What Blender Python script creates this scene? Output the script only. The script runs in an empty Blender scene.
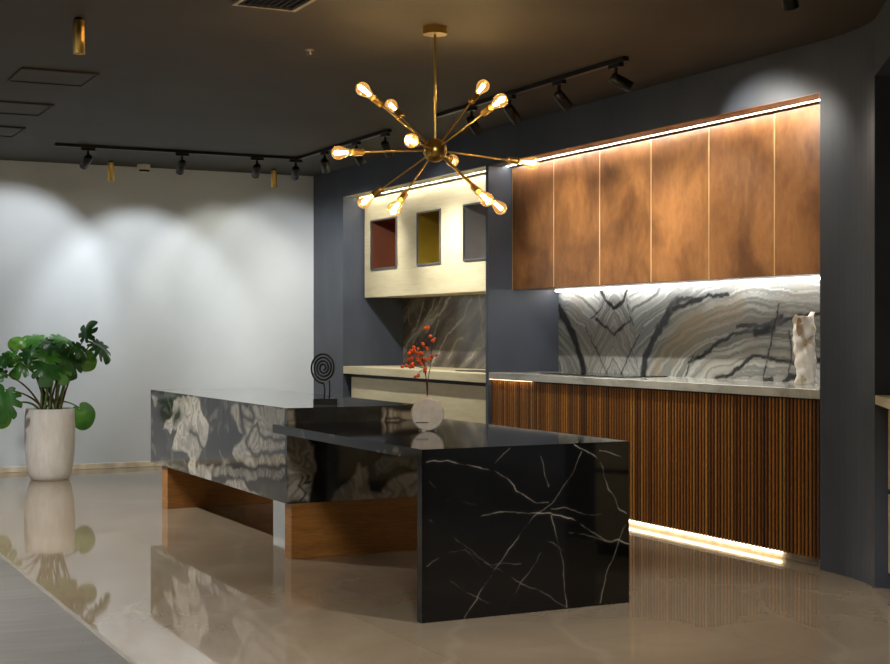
import bpy, bmesh, math, random
import numpy as np
from mathutils import Vector, Matrix

SC = bpy.context.scene
COL = SC.collection
PI = math.pi
rnd = random.Random(7)

# ------------------------------------------------------------------ helpers
def lin(c):
    return tuple(((x / 255) / 12.92 if x / 255 <= 0.04045 else ((x / 255 + 0.055) / 1.055) ** 2.4) for x in c)


class MB:
    """collects shapes and links them as one mesh object"""
    def __init__(self):
        self.v, self.f, self.smooth, self.col = [], [], [], []

    def add(self, verts, faces, smooth=False, col=None):
        b = len(self.v)
        self.v += [tuple(p) for p in verts]
        self.f += [tuple(i + b for i in f) for f in faces]
        self.smooth += [smooth] * len(faces)
        self.col += [col or (1, 1, 1)] * len(verts)
        return self

    def box(self, x0, y0, z0, x1, y1, z1, col=None):
        v = [(x, y, z) for z in (z0, z1) for y in (y0, y1) for x in (x0, x1)]
        f = [(0, 2, 3, 1), (4, 5, 7, 6), (0, 1, 5, 4), (2, 6, 7, 3), (0, 4, 6, 2), (1, 3, 7, 5)]
        return self.add(v, f, col=col)

    def obox(self, c, ax, ay, az, col=None):
        """oriented box: centre and three half-axis vectors"""
        c, ax, ay, az = Vector(c), Vector(ax), Vector(ay), Vector(az)
        v = [c + sx * ax + sy * ay + sz * az for sz in (-1, 1) for sy in (-1, 1) for sx in (-1, 1)]
        f = [(0, 2, 3, 1), (4, 5, 7, 6), (0, 1, 5, 4), (2, 6, 7, 3), (0, 4, 6, 2), (1, 3, 7, 5)]
        return self.add(v, f, col=col)

    def prism(self, pts, z0, z1):
        n = len(pts)
        v = [(x, y, z0) for x, y in pts] + [(x, y, z1) for x, y in pts]
        f = [tuple(range(n))[::-1], tuple(range(n, 2 * n))]
        f += [(i, (i + 1) % n, n + (i + 1) % n, n + i) for i in range(n)]
        return self.add(v, f)

    def lathe(self, origin, axis, prof, seg=32, caps=True, smooth=True):
        """prof: list of (distance along axis, radius)"""
        o, a = Vector(origin), Vector(axis).normalized()
        p = a.orthogonal().normalized(); q = a.cross(p)
        v, f = [], []
        for h, r in prof:
            for k in range(seg):
                t = 2 * PI * k / seg
                v.append(o + a * h + (p * math.cos(t) + q * math.sin(t)) * r)
        for i in range(len(prof) - 1):
            for k in range(seg):
                k2 = (k + 1) % seg
                f.append((i * seg + k, i * seg + k2, (i + 1) * seg + k2, (i + 1) * seg + k))
        self.add(v, f, smooth)
        if caps:
            b = [o + a * prof[0][0] + (p * math.cos(2 * PI * k / seg) + q * math.sin(2 * PI * k / seg)) * prof[0][1] for k in range(seg)]
            t = [o + a * prof[-1][0] + (p * math.cos(2 * PI * k / seg) + q * math.sin(2 * PI * k / seg)) * prof[-1][1] for k in range(seg)]
            if prof[0][1] > 1e-4: self.add(b, [tuple(range(seg))[::-1]])
            if prof[-1][1] > 1e-4: self.add(t, [tuple(range(seg))])
        return self

    def cyl(self, a, b, r, r2=None, seg=20):
        a, b = Vector(a), Vector(b)
        return self.lathe(a, b - a, [(0, r), ((b - a).length, r if r2 is None else r2)], seg)

    def tube(self, pts, r, seg=8, r2=None):
        pts = [Vector(p) for p in pts]; n = len(pts)
        v, f = [], []
        up = None
        for i, p in enumerate(pts):
            d = (pts[min(i + 1, n - 1)] - pts[max(i - 1, 0)]).normalized()
            if up is None: up = d.orthogonal().normalized()
            up = (up - d * up.dot(d)).normalized()
            s = d.cross(up)
            rr = r if r2 is None else r + (r2 - r) * i / (n - 1)
            for k in range(seg):
                t = 2 * PI * k / seg
                v.append(p + (up * math.cos(t) + s * math.sin(t)) * rr)
        for i in range(n - 1):
            for k in range(seg):
                k2 = (k + 1) % seg
                f.append((i * seg + k, i * seg + k2, (i + 1) * seg + k2, (i + 1) * seg + k))
        f += [tuple(range(seg))[::-1], tuple(range((n - 1) * seg, n * seg))]
        return self.add(v, f, True)

    def build(self, name, mat, parent=None, bevel=0, usecol=False, weld=False):
        off = Vector(parent_world(parent)) if parent else Vector((0, 0, 0))
        me = bpy.data.meshes.new(name)
        me.from_pydata([tuple(Vector(p) - off) for p in self.v], [], self.f)
        me.polygons.foreach_set('use_smooth', self.smooth)
        if usecol:
            at = me.color_attributes.new('tint', 'FLOAT_COLOR', 'POINT')
            at.data.foreach_set('color', np.array([(*c, 1) for c in self.col], 'f').ravel())
        if weld:
            bm = bmesh.new(); bm.from_mesh(me)
            bmesh.ops.remove_doubles(bm, verts=bm.verts, dist=1e-5)
            bm.to_mesh(me); bm.free()
        me.update()
        me.materials.append(mat)
        o = bpy.data.objects.new(name, me); COL.objects.link(o)
        if parent: o.parent = parent
        if bevel:
            m = o.modifiers.new('edge', 'BEVEL'); m.width = bevel; m.segments = 2; m.limit_method = 'ANGLE'
        return o


def parent_world(o):
    p = Vector((0, 0, 0))
    while o is not None:
        p = p + o.location; o = o.parent
    return p


def thing(name, label, cat, loc=(0, 0, 0), group=None):
    o = bpy.data.objects.new(name, None); COL.objects.link(o)
    o.empty_display_size = 0.1
    o.location = loc; o['label'] = label; o['category'] = cat
    if group: o['group'] = group
    return o


def tag(o, label, cat, group=None):
    o['label'] = label; o['category'] = cat
    if group: o['group'] = group
    return o


def struct(o):
    o['kind'] = 'structure'; return o


def dup(root, delta, label):
    """a copy of a thing with copies of its parts and sub-parts"""
    r = root.copy(); COL.objects.link(r); r.location = Vector(root.location) + Vector(delta); r['label'] = label
    for ch in list(root.children):
        c = ch.copy(); COL.objects.link(c); c.parent = r
        for g in list(ch.children):
            d = g.copy(); COL.objects.link(d); d.parent = c
    return r


# ------------------------------------------------------------------ materials
class NT:
    def __init__(self, name):
        self.m = bpy.data.materials.new(name); self.m.use_nodes = True
        self.t = self.m.node_tree; self.n = self.t.nodes; self.l = self.t.links
        self.b = self.n['Principled BSDF']

    def node(self, typ, **kw):
        n = self.n.new(typ)
        for k, v in kw.items():
            if k in n.inputs: n.inputs[k].default_value = v
            else: setattr(n, k, v)
        return n

    def link(self, a, b): self.l.new(a, b)

    def coords(self, scale=(1, 1, 1), rot=(0, 0, 0)):
        g = self.n.new('ShaderNodeNewGeometry')
        mp = self.n.new('ShaderNodeMapping'); mp.inputs['Scale'].default_value = scale; mp.inputs['Rotation'].default_value = rot
        self.link(g.outputs['Position'], mp.inputs['Vector']); return mp.outputs['Vector']

    def noise(self, vec, scale, detail=4, rough=.5, dist=0):
        n = self.n.new('ShaderNodeTexNoise')
        n.inputs['Scale'].default_value = scale; n.inputs['Detail'].default_value = detail
        n.inputs['Roughness'].default_value = rough; n.inputs['Distortion'].default_value = dist
        self.link(vec, n.inputs['Vector']); return n.outputs['Fac']

    def ramp(self, fac, stops):
        r = self.n.new('ShaderNodeValToRGB'); e = r.color_ramp.elements
        while len(e) < len(stops): e.new(0.5)
        for i, (p, c) in enumerate(stops):
            e[i].position = p; e[i].color = (*lin(c), 1) if len(c) == 3 else c
        self.link(fac, r.inputs['Fac']); return r.outputs['Color']

    def mix(self, fac, a, b, mode='MIX'):
        n = self.n.new('ShaderNodeMix'); n.data_type = 'RGBA'; n.blend_type = mode
        for s, x in ((n.inputs['Factor'], fac), (n.inputs[6], a), (n.inputs[7], b)):
            if isinstance(x, (int, float)): s.default_value = x
            elif isinstance(x, tuple): s.default_value = (*x, 1) if len(x) == 3 else x
            else: self.link(x, s)
        return n.outputs[2]

    def bump(self, h, strength=.1, dist=.01):
        n = self.n.new('ShaderNodeBump'); n.inputs['Strength'].default_value = strength; n.inputs['Distance'].default_value = dist
        self.link(h, n.inputs['Height']); self.link(n.outputs['Normal'], self.b.inputs['Normal'])

    def set(self, **kw):
        for k, v in kw.items():
            s = self.b.inputs[k.replace('_', ' ')]
            if isinstance(v, tuple): s.default_value = (*v, 1) if len(v) == 3 else v
            elif isinstance(v, (int, float)): s.default_value = v
            else: self.link(v, s)
        return self.m


def plain(name, rgb, rough=.5, metal=0, spec=.5, var=.06, scale=6, bump=0):
    n = NT(name); v = n.coords()
    f = n.noise(v, scale, 5)
    a = tuple(max(0, c * (1 - var)) for c in rgb); b = tuple(min(255, c * (1 + var)) for c in rgb)
    c = n.ramp(f, [(.3, a), (.7, b)])
    n.set(Base_Color=c, Roughness=rough, Metallic=metal, Specular_IOR_Level=spec)
    if bump: n.bump(n.noise(v, scale * 8, 3), bump, .004)
    return n.m


def attr_mat(name, rough, spec=.5, coat=0, fine=.08):
    n = NT(name)
    a = n.node('ShaderNodeAttribute'); a.attribute_name = 'tint'
    v = n.coords(); f = n.noise(v, 60, 6, .65)
    g = n.ramp(f, [(.25, (255 * (1 - fine),) * 3), (.75, (255, 255, 255))])
    c = n.mix(1.0, a.outputs['Color'], g, 'MULTIPLY')
    n.set(Base_Color=c, Roughness=rough, Specular_IOR_Level=spec, Coat_Weight=coat, Coat_Roughness=.03)
    return n.m


def wood(name, c0, c1, c2, scale, rough=.45, rot=(0, 0, 0), detail=6, g0=205):
    """scale: stretched noise along the grain"""
    n = NT(name); v = n.coords(scale, rot)
    f = n.noise(v, 1.0, detail, .6, .4)
    f2 = n.noise(n.coords(tuple(s * 6 for s in scale), rot), 1.0, 3, .6)
    c = n.ramp(f, [(.25, c0), (.5, c1), (.75, c2)])
    g = n.ramp(f2, [(.3, (g0, g0, g0)), (.7, (255, 255, 255))])
    n.set(Base_Color=n.mix(1.0, c, g, 'MULTIPLY'), Roughness=rough)
    n.bump(f2, .06, .002)
    return n.m


def emit(name, rgb, strength):
    n = NT(name)
    n.set(Base_Color=(0, 0, 0), Emission_Color=rgb, Emission_Strength=strength)
    return n.m


M = {}
# white gallery wall: smooth paint with faint rub marks
n = NT('white_paint'); v = n.coords()
f = n.noise(v, .9, 5, .6)
n.set(Base_Color=n.ramp(f, [(.3, (204, 211, 215)), (.7, (215, 221, 224))]), Roughness=.55, Specular_IOR_Level=.3)
n.bump(n.noise(v, 90, 3), .03, .003); M['white_paint'] = n.m
# dark slate paint, trowelled
n = NT('slate_paint'); v = n.coords((1, 1, .45))
f = n.noise(v, 2.2, 7, .62, .5)
n.set(Base_Color=n.ramp(f, [(.25, (56, 61, 70)), (.75, (74, 80, 92))]), Roughness=.42, Specular_IOR_Level=.45)
n.bump(n.noise(v, 14, 4), .05, .01); M['slate_paint'] = n.m
# ceiling, almost black brown, long panel joints
n = NT('ceiling_paint'); v = n.coords()
f = n.noise(v, 1.1, 5, .6)
c = n.ramp(f, [(.3, (60, 55, 49)), (.7, (69, 64, 57))])
br = n.node('ShaderNodeTexBrick', Scale=1.0)
br.inputs['Color1'].default_value = (1, 1, 1, 1); br.inputs['Color2'].default_value = (.96, .96, .96, 1)
br.inputs['Mortar'].default_value = (.72, .72, .72, 1); br.inputs['Mortar Size'].default_value = .004
br.inputs['Brick Width'].default_value = 2.4; br.inputs['Row Height'].default_value = 1.2
n.link(v, br.inputs['Vector'])
n.set(Base_Color=n.mix(.5, c, n.mix(1.0, c, br.outputs['Color'], 'MULTIPLY')), Roughness=.7, Specular_IOR_Level=.25)
M['ceiling_paint'] = n.m
# polished beige marble floor
n = NT('floor_marble'); v = n.coords()
f = n.noise(v, .8, 7, .6, 1.2)
c = n.ramp(f, [(.25, (130, 115, 95)), (.5, (145, 130, 109)), (.75, (160, 145, 124))])
w = n.node('ShaderNodeTexWave', Scale=.55, Distortion=9.0, Detail=4.0)
w.inputs['Detail Scale'].default_value = 1.2
n.link(n.coords((1, .6, 1), (0, 0, .7)), w.inputs['Vector'])
vein = n.ramp(w.outputs['Fac'], [(0, (255, 255, 255)), (.02, (120, 120, 120)), (.06, (0, 0, 0))])
c = n.mix(n.mix(.09, (0, 0, 0), vein), c, lin((205, 192, 172)))
br = n.node('ShaderNodeTexBrick', Scale=1.0)
br.offset = 0
br.inputs['Color1'].default_value = (1, 1, 1, 1); br.inputs['Color2'].default_value = (.95, .95, .95, 1)
br.inputs['Mortar'].default_value = (.8, .79, .77, 1); br.inputs['Mortar Size'].default_value = .0015
br.inputs['Brick Width'].default_value = 1.2; br.inputs['Row Height'].default_value = 1.2
n.link(v, br.inputs['Vector'])
n.set(Base_Color=n.mix(1.0, c, br.outputs['Color'], 'MULTIPLY'), Roughness=.04, Specular_IOR_Level=.62, IOR=1.62)
n.bump(n.noise(v, 2.5, 2), .012, .01); M['floor_marble'] = n.m
# grey stone planks of the side aisle
n = NT('grey_planks'); v = n.coords((2.2, 14, 1), (0, 0, .32))
f = n.noise(v, 1.0, 7, .6, .6)
c = n.ramp(f, [(.25, (86, 82, 77)), (.5, (102, 98, 92)), (.75, (116, 111, 104))])
br = n.node('ShaderNodeTexBrick', Scale=1.0)
br.inputs['Color1'].default_value = (1, 1, 1, 1); br.inputs['Color2'].default_value = (.9, .9, .9, 1)
br.inputs['Mortar'].default_value = (.6, .6, .6, 1); br.inputs['Mortar Size'].default_value = .002
br.inputs['Brick Width'].default_value = 1.2; br.inputs['Row Height'].default_value = .2
n.link(n.coords((1, 1, 1), (0, 0, .32)), br.inputs['Vector'])
n.set(Base_Color=n.mix(1.0, c, br.outputs['Color'], 'MULTIPLY'), Roughness=.32)
M['grey_planks'] = n.m
M['cream_marble'] = plain('cream_marble', (226, 212, 186), .2, var=.12, scale=9)
M['trim_stone'] = plain('trim_stone', (132, 124, 112), .25, var=.06, scale=9)
M['black_marble'] = attr_mat('black_marble', .06, .5, fine=.1)
M['panda_marble'] = attr_mat('panda_marble', .07, .5, fine=.12)
M['splash_marble'] = attr_mat('splash_marble', .14, .5, fine=.08)
M['brown_marble'] = attr_mat('brown_marble', .14, .5, fine=.2)
M['slats'] = attr_mat('slat_wood', .4, .4, fine=.25)
M['orange_wood'] = wood('orange_wood', (150, 100, 44), (172, 115, 52), (188, 129, 62), (2, 2, 26), .4)
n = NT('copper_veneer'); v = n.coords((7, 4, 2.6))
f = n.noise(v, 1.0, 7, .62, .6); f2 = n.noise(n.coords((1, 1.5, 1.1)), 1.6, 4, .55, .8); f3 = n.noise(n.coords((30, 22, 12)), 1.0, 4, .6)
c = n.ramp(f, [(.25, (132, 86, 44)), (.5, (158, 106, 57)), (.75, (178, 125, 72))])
c = n.mix(1.0, c, n.ramp(f2, [(.36, (188, 184, 182)), (.6, (255, 255, 255))]), 'MULTIPLY')  # broad dark patches: uneven spotlight shading put into the veneer colour
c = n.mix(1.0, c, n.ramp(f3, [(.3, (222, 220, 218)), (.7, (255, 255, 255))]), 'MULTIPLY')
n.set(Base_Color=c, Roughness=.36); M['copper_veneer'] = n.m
M['veneer_edge'] = plain('veneer_edge', (214, 184, 132), .45)
M['cream_wood'] = wood('cream_wood', (202, 190, 150), (213, 202, 165), (221, 211, 178), (2, 1.0, 9), .5, g0=240)
M['dark_board'] = plain('dark_board', (18, 13, 10), .7)
M['black_metal'] = plain('black_metal', (20, 20, 21), .4, metal=.3)
M['black_matt'] = plain('black_matt', (22, 21, 21), .6)
M['grey_metal'] = plain('grey_metal', (120, 120, 122), .35, metal=.8)
M['brass'] = plain('brass', (206, 172, 96), .28, metal=1, var=.04)
M['dark_brass'] = plain('dark_brass', (176, 142, 74), .3, metal=1, var=.05)
M['copper_mirror'] = plain('copper_mirror', (160, 104, 78), .22, metal=.75, var=.04)
M['gold_mirror'] = plain('gold_mirror', (182, 160, 62), .22, metal=.7, var=.04)
M['silver_mirror'] = plain('silver_mirror', (176, 173, 170), .22, metal=.7, var=.04)
M['glass_black'] = plain('glass_black', (12, 13, 15), .06)
M['counter_stone'] = None
n = NT('counter_stone'); v = n.coords((1, .5, 1))
f = n.noise(v, 3.0, 8, .62, 1.5)
n.set(Base_Color=n.ramp(f, [(.3, (128, 128, 118)), (.5, (176, 176, 166)), (.7, (202, 202, 194))]), Roughness=.14)
M['counter_stone'] = n.m
n = NT('pot_stone'); v = n.coords((1, 1, .35))
f = n.noise(v, 14, 7, .65)
n.set(Base_Color=n.ramp(f, [(.3, (206, 200, 192)), (.7, (228, 224, 217))]), Roughness=.7)
n.bump(n.noise(v, 30, 5), .15, .004); M['pot_stone'] = n.m
M['soil'] = plain('soil', (40, 30, 22), .9, var=.4, scale=40)
M['vase_plaster'] = plain('vase_plaster', (206, 198, 188), .75, var=.05, scale=30, bump=.15)
M['slit_dark'] = plain('slit_dark', (80, 70, 62), .8)
n = NT('driftwood'); v = n.coords((1, 1, .6))
f = n.noise(v, 16, 6, .6, 1.0)
n.set(Base_Color=n.ramp(f, [(.30, (176, 158, 132)), (.40, (226, 221, 211)), (.7, (240, 236, 228))]), Roughness=.45)
n.bump(n.noise(v, 26, 5), .4, .01); M['driftwood'] = n.m
M['driftwood_hollow'] = plain('driftwood_hollow', (158, 132, 104), .6, var=.15, scale=30)
def leaf_mat(name, c0, c1):
    n = NT(name); v = n.coords()
    f = n.noise(v, 9, 4)
    n.set(Base_Color=n.ramp(f, [(.3, c0), (.7, c1)]), Roughness=.32)
    return n.m
M['leaf_dark'] = leaf_mat('leaf_dark', (30, 76, 28), (52, 108, 40))
M['leaf_mid'] = leaf_mat('leaf_mid', (54, 116, 36), (84, 148, 50))
M['leaf_light'] = leaf_mat('leaf_light', (84, 140, 44), (112, 164, 60))
M['stem_green'] = plain('stem_green', (92, 112, 56), .5, var=.2, scale=20)
M['stem_brown'] = plain('stem_brown', (84, 62, 42), .7, var=.25, scale=30)
M['twig'] = plain('twig', (62, 40, 30), .7, var=.2, scale=30)
M['berry'] = plain('berry', (232, 90, 34), .4, var=.18, scale=60)
M['white_plastic'] = plain('white_plastic', (214, 208, 196), .5)
M['led_cool'] = emit('led_cool', (1.0, .99, .96), 9.5)
M['led_cream'] = emit('led_cream', (1.0, .96, .86), 38)
M['led_bright'] = emit('led_bright', (1.0, .97, .9), 24)
M['led_white'] = emit('led_white', (1.0, .95, .86), 65)
M['led_warm'] = emit('led_warm', (1.0, .82, .56), 2.6)
M['led_under'] = emit('led_under', (1.0, .72, .40), 3)
M['lens'] = emit('lens', (1.0, .95, .88), 12)
M['lens_off'] = plain('lens_off', (150, 150, 150), .15)
M['filament'] = emit('filament', (1.0, .74, .40), 40)
# amber bulb glass
n = NT('amber_glass')
tr = n.node('ShaderNodeBsdfTransparent', Color=(1.0, .86, .62, 1))
gl = n.node('ShaderNodeBsdfGlossy', Color=(1, .93, .8, 1), Roughness=.03)
lw = n.node('ShaderNodeLayerWeight', Blend=.35)
mx = n.node('ShaderNodeMixShader')
n.link(lw.outputs['Facing'], mx.inputs[0]); n.link(tr.outputs[0], mx.inputs[1]); n.link(gl.outputs[0], mx.inputs[2])
em = n.node('ShaderNodeEmission', Color=(1.0, .52, .14, 1), Strength=.13)
ad = n.node('ShaderNodeAddShader')
n.link(mx.outputs[0], ad.inputs[0]); n.link(em.outputs[0], ad.inputs[1])
n.link(ad.outputs[0], n.n['Material Output'].inputs['Surface']); M['amber_glass'] = n.m

# ------------------------------------------------------------------ marble patterns (numpy noise on fine grids)
rs = np.random.RandomState(3)
PERM = rs.permutation(4096)
GR = rs.rand(4096).astype('f')
def vnoise(x, y, seed=0):
    xi = np.floor(x).astype(int); yi = np.floor(y).astype(int)
    fx = x - xi; fy = y - yi
    fx = fx * fx * (3 - 2 * fx); fy = fy * fy * (3 - 2 * fy)
    h = lambda a, b: GR[PERM[(PERM[(a + seed * 57) & 4095] + b) & 4095]]
    return (h(xi, yi) * (1 - fx) + h(xi + 1, yi) * fx) * (1 - fy) + (h(xi, yi + 1) * (1 - fx) + h(xi + 1, yi + 1) * fx) * fy
def fbm(x, y, o=5, seed=0, g=.5):
    s = 0; a = 1; t = 0
    for i in range(o):
        s = s + a * vnoise(x * 2 ** i, y * 2 ** i, seed + i); t += a; a *= g
    return s / t
def sstep(a, b, x):
    t = np.clip((x - a) / (b - a), 0, 1); return t * t * (3 - 2 * t)
def dline(x, y, pts):
    d = np.full(x.shape, 9.0)
    for (x0, y0), (x1, y1) in zip(pts[:-1], pts[1:]):
        dx, dy = x1 - x0, y1 - y0
        t = np.clip(((x - x0) * dx + (y - y0) * dy) / (dx * dx + dy * dy + 1e-12), 0, 1)
        d = np.minimum(d, np.hypot(x - x0 - t * dx, y - y0 - t * dy))
    return d
def sdpoly(x, y, pts):
    d = dline(x, y, pts + pts[:1]); ins = np.zeros(x.shape, bool)
    for (x0, y0), (x1, y1) in zip(pts, pts[1:] + pts[:1]):
        c = ((y0 > y) != (y1 > y)) & (x < (x1 - x0) * (y - y0) / (y1 - y0 + 1e-12) + x0)
        ins ^= c
    return np.where(ins, -d, d)
def mixc(c, k, rgb):
    return c * (1 - k[..., None]) + np.array(lin(rgb)) * k[..., None]
def flat(rgb, x): return np.ones(x.shape + (1,)) * np.array(lin(rgb))


def grid_mesh(name, mat, parent, faces):
    """faces: list of (P0, U, V, nu, nv, fn) ; fn(a, b) -> rgb with a,b metres along U and V"""
    off = Vector(parent_world(parent)) if parent else Vector((0, 0, 0))
    vs, fs, cs, base = [], [], [], 0
    for P0, U, V, nu, nv, fn in faces:
        P0, U, V = np.array(P0, float), np.array(U, float), np.array(V, float)
        s, t = np.meshgrid(np.linspace(0, 1, nu + 1), np.linspace(0, 1, nv + 1))
        p = P0 + s[..., None] * U + t[..., None] * V - np.array(off)
        vs.append(p.reshape(-1, 3))
        cs.append(fn(s * np.linalg.norm(U), t * np.linalg.norm(V)).reshape(-1, 3))
        i = np.arange(nv)[:, None] * (nu + 1) + np.arange(nu)[None] + base
        fs.append(np.stack([i, i + 1, i + nu + 2, i + nu + 1], -1).reshape(-1, 4))
        base += (nu + 1) * (nv + 1)
    vs, fs, cs = np.concatenate(vs), np.concatenate(fs), np.concatenate(cs)
    me = bpy.data.meshes.new(name)
    me.from_pydata(vs.tolist(), [], fs.tolist())
    at = me.color_attributes.new('tint', 'FLOAT_COLOR', 'POINT')
    at.data.foreach_set('color', np.concatenate([cs, np.ones((len(cs), 1))], 1).astype('f').ravel())
    me.update(); me.materials.append(mat)
    o = bpy.data.objects.new(name, me); COL.objects.link(o)
    if parent: o.parent = parent
    return o


def slab_faces(x0, y0, z0, x1, y1, z1, fn, res=.02, fine={}):
    """six gridded faces of a box; fn(axis, a, b) per face, fine: face key -> cell size"""
    F = {'-x': ((x0, y1, z0), (0, y0 - y1, 0), (0, 0, z1 - z0)), '+x': ((x1, y0, z0), (0, y1 - y0, 0), (0, 0, z1 - z0)),
         '-y': ((x0, y0, z0), (x1 - x0, 0, 0), (0, 0, z1 - z0)), '+y': ((x1, y1, z0), (x0 - x1, 0, 0), (0, 0, z1 - z0)),
         '-z': ((x0, y1, z0), (x1 - x0, 0, 0), (0, y0 - y1, 0)), '+z': ((x0, y0, z1), (x1 - x0, 0, 0), (0, y1 - y0, 0))}
    out = []
    for k, (P, U, V) in F.items():
        r = fine.get(k, res)
        lu = sum(abs(c) for c in U); lv = sum(abs(c) for c in V)
        P0 = np.array(P); UU = np.array(U) / lu; VV = np.array(V) / lv
        def f(a, b, P0=P0, UU=UU, VV=VV, k=k):
            p = P0 + a[..., None] * UU + b[..., None] * VV
            return fn(k, p[..., 0], p[..., 1], p[..., 2])
        out.append((P, U, V, max(1, int(lu / r)), max(1, int(lv / r)), f))
    return out

# measured outlines of the stone figures, metres on each slab face
ISL_L=[
  ([(9.424, 0.778), (9.215, 0.793), (8.841, 0.796), (8.798, 0.729), (8.756, 0.682), (8.633, 0.652), (8.633, 0.566), (8.715, 0.499), (8.798, 0.419), (8.841, 0.365), (8.715, 0.376), (8.532, 0.403), (8.572, 0.364), (8.592, 0.289), (8.841, 0.291), (9.035, 0.298), (9.08, 0.345), (9.035, 0.413), (9.102, 0.446), (9.33, 0.435), (9.472, 0.445), (9.377, 0.517), (9.33, 0.56), (9.52, 0.541), (9.667, 0.539), (9.593, 0.597), (9.424, 0.673), (9.448, 0.724)], 1),
  ([(8.057, 0.794), (7.845, 0.809), (7.576, 0.81), (7.247, 0.81), (7.247, 0.52), (7.576, 0.482), (7.845, 0.46), (8.057, 0.466), (8.167, 0.504), (8.093, 0.544), (7.985, 0.563), (7.949, 0.611), (8.021, 0.629), (8.075, 0.66), (8.13, 0.692), (8.204, 0.735), (8.167, 0.771)], 1),
  ([(9.973, 0.769), (9.818, 0.755), (9.843, 0.692), (9.921, 0.702)], 0.7),
  ([(8.472, 0.36), (8.355, 0.454), (8.413, 0.497), (8.317, 0.457), (8.204, 0.442), (8.317, 0.409)], 0.5),
  ([(8.552, 0.39), (7.576, 0.461), (7.262, 0.487), (7.262, 0.435), (7.845, 0.381), (8.13, 0.367), (8.552, 0.329)], 0.55),
  ([(8.317, 0.291), (8.13, 0.35), (7.949, 0.349), (7.845, 0.314), (7.609, 0.293), (7.985, 0.283)], 0.9),
  ([(9.767, 0.328), (9.973, 0.284), (9.667, 0.296), (9.102, 0.305), (9.284, 0.328), (9.52, 0.322)], 0.45),
]
ISL_LV=[
  ([(9.035, 0.565), (8.883, 0.55), (8.841, 0.515), (8.736, 0.485), (8.777, 0.445), (8.841, 0.39), (8.883, 0.362)], 0.035),
  ([(9.401, 0.614), (9.284, 0.667)], 0.07),
  ([(8.021, 0.79), (7.985, 0.734), (7.879, 0.717), (7.793, 0.7), (7.776, 0.745), (7.845, 0.798)], 0.03),
  ([(8.003, 0.779), (7.967, 0.678), (7.932, 0.635)], 0.06),
  ([(7.708, 0.693), (7.81, 0.642), (7.914, 0.579), (7.879, 0.548), (7.742, 0.524), (7.576, 0.526), (7.416, 0.56), (7.247, 0.583)], 0.028),
  ([(7.708, 0.693), (7.675, 0.651), (7.576, 0.624), (7.416, 0.635), (7.247, 0.657)], 0.022),
  ([(8.715, 0.77), (8.756, 0.694)], 0.03),
]
ISL_F=[
  ([(2.673, 0.802), (2.716, 0.801), (2.716, 0.665), (2.778, 0.645), (2.827, 0.597), (2.837, 0.497), (2.817, 0.406), (2.798, 0.298), (2.673, 0.305)], 0.8),
  ([(2.935, 0.295), (2.955, 0.345), (3.024, 0.397), (3.064, 0.45), (3.089, 0.509), (3.104, 0.476), (3.135, 0.484), (3.145, 0.4), (3.155, 0.344), (3.226, 0.331), (3.267, 0.385), (3.329, 0.41), (3.453, 0.433), (3.538, 0.429), (3.538, 0.259)], 0.85),
  ([(3.185, 0.501), (3.226, 0.536), (3.453, 0.509), (3.538, 0.505), (3.538, 0.458), (3.422, 0.444), (3.37, 0.465), (3.318, 0.467), (3.267, 0.432), (3.196, 0.426)], 0.35),
  ([(3.226, 0.788), (3.433, 0.783), (3.538, 0.781), (3.538, 0.591), (3.226, 0.602)], 0.85),
]
ISL_FV=[
  ([(3.252, 0.788), (3.252, 0.732), (3.329, 0.748), (3.391, 0.728)], 0.012),
  ([(3.252, 0.732), (3.252, 0.657)], 0.012),
  ([(2.759, 0.445), (2.74, 0.392), (2.778, 0.345), (2.749, 0.305)], 0.01),
  ([(2.798, 0.453), (2.769, 0.409), (2.808, 0.416)], 0.008),
]
TAB=[
  ([(2.612, 0.675), (2.694, 0.679), (2.809, 0.657), (2.944, 0.618), (3.003, 0.574), (3.046, 0.531), (3.15, 0.476), (3.203, 0.481)], 0.75),
  ([(2.784, -0.001), (2.91, 0.169), (3.046, 0.316), (3.133, 0.416), (3.238, 0.487), (3.345, 0.611), (3.381, 0.687)], 0.5),
  ([(3.159, 0.435), (3.221, 0.427), (3.345, 0.389), (3.418, 0.338), (3.527, 0.285), (3.63, 0.267)], 1),
  ([(2.876, 0.431), (2.961, 0.446), (3.063, 0.435), (3.159, 0.435)], 0.6),
  ([(3.345, 0.722), (3.445, 0.669), (3.491, 0.605), (3.527, 0.51), (3.583, 0.429), (3.62, 0.404)], 0.9),
  ([(3.63, 0.396), (3.583, 0.305), (3.527, 0.184), (3.472, 0.01)], 0.6),
  ([(3.221, 0.419), (3.256, 0.28), (3.283, 0.171), (3.301, 0.001)], 0.6),
  ([(2.628, 0.431), (2.743, 0.351), (2.859, 0.262), (2.995, 0.177), (3.168, 0.081), (3.301, 0.001)], 0.3),
  ([(2.978, 0.014), (3.063, 0.127), (3.168, 0.255)], 0.3),
  ([(3.221, 0.449), (3.292, 0.446), (3.381, 0.417), (3.472, 0.405)], 0.4),
  ([(2.612, 0.235), (2.694, 0.288), (2.792, 0.296), (2.876, 0.216)], 0.35),
  ([(3.168, 0.68), (3.185, 0.618), (3.203, 0.542)], 0.5),
  ([(3.472, 0.691), (3.564, 0.664), (3.611, 0.65)], 0.6),
  ([(3.15, 0.317), (3.238, 0.288), (3.274, 0.263)], 0.6),
  ([(2.726, 0.168), (2.859, 0.084), (2.995, 0.02)], 0.25),
  ([(2.935, 0.651), (3.012, 0.716)], 0.25),
  ([(2.628, 0.591), (2.71, 0.507), (2.842, 0.485)], 0.2),
  ([(3.309, 0.337), (3.418, 0.315), (3.62, 0.268)], 0.5),
  ([(2.792, 0.296), (2.91, 0.228), (3.063, 0.217)], 0.25),
]
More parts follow.
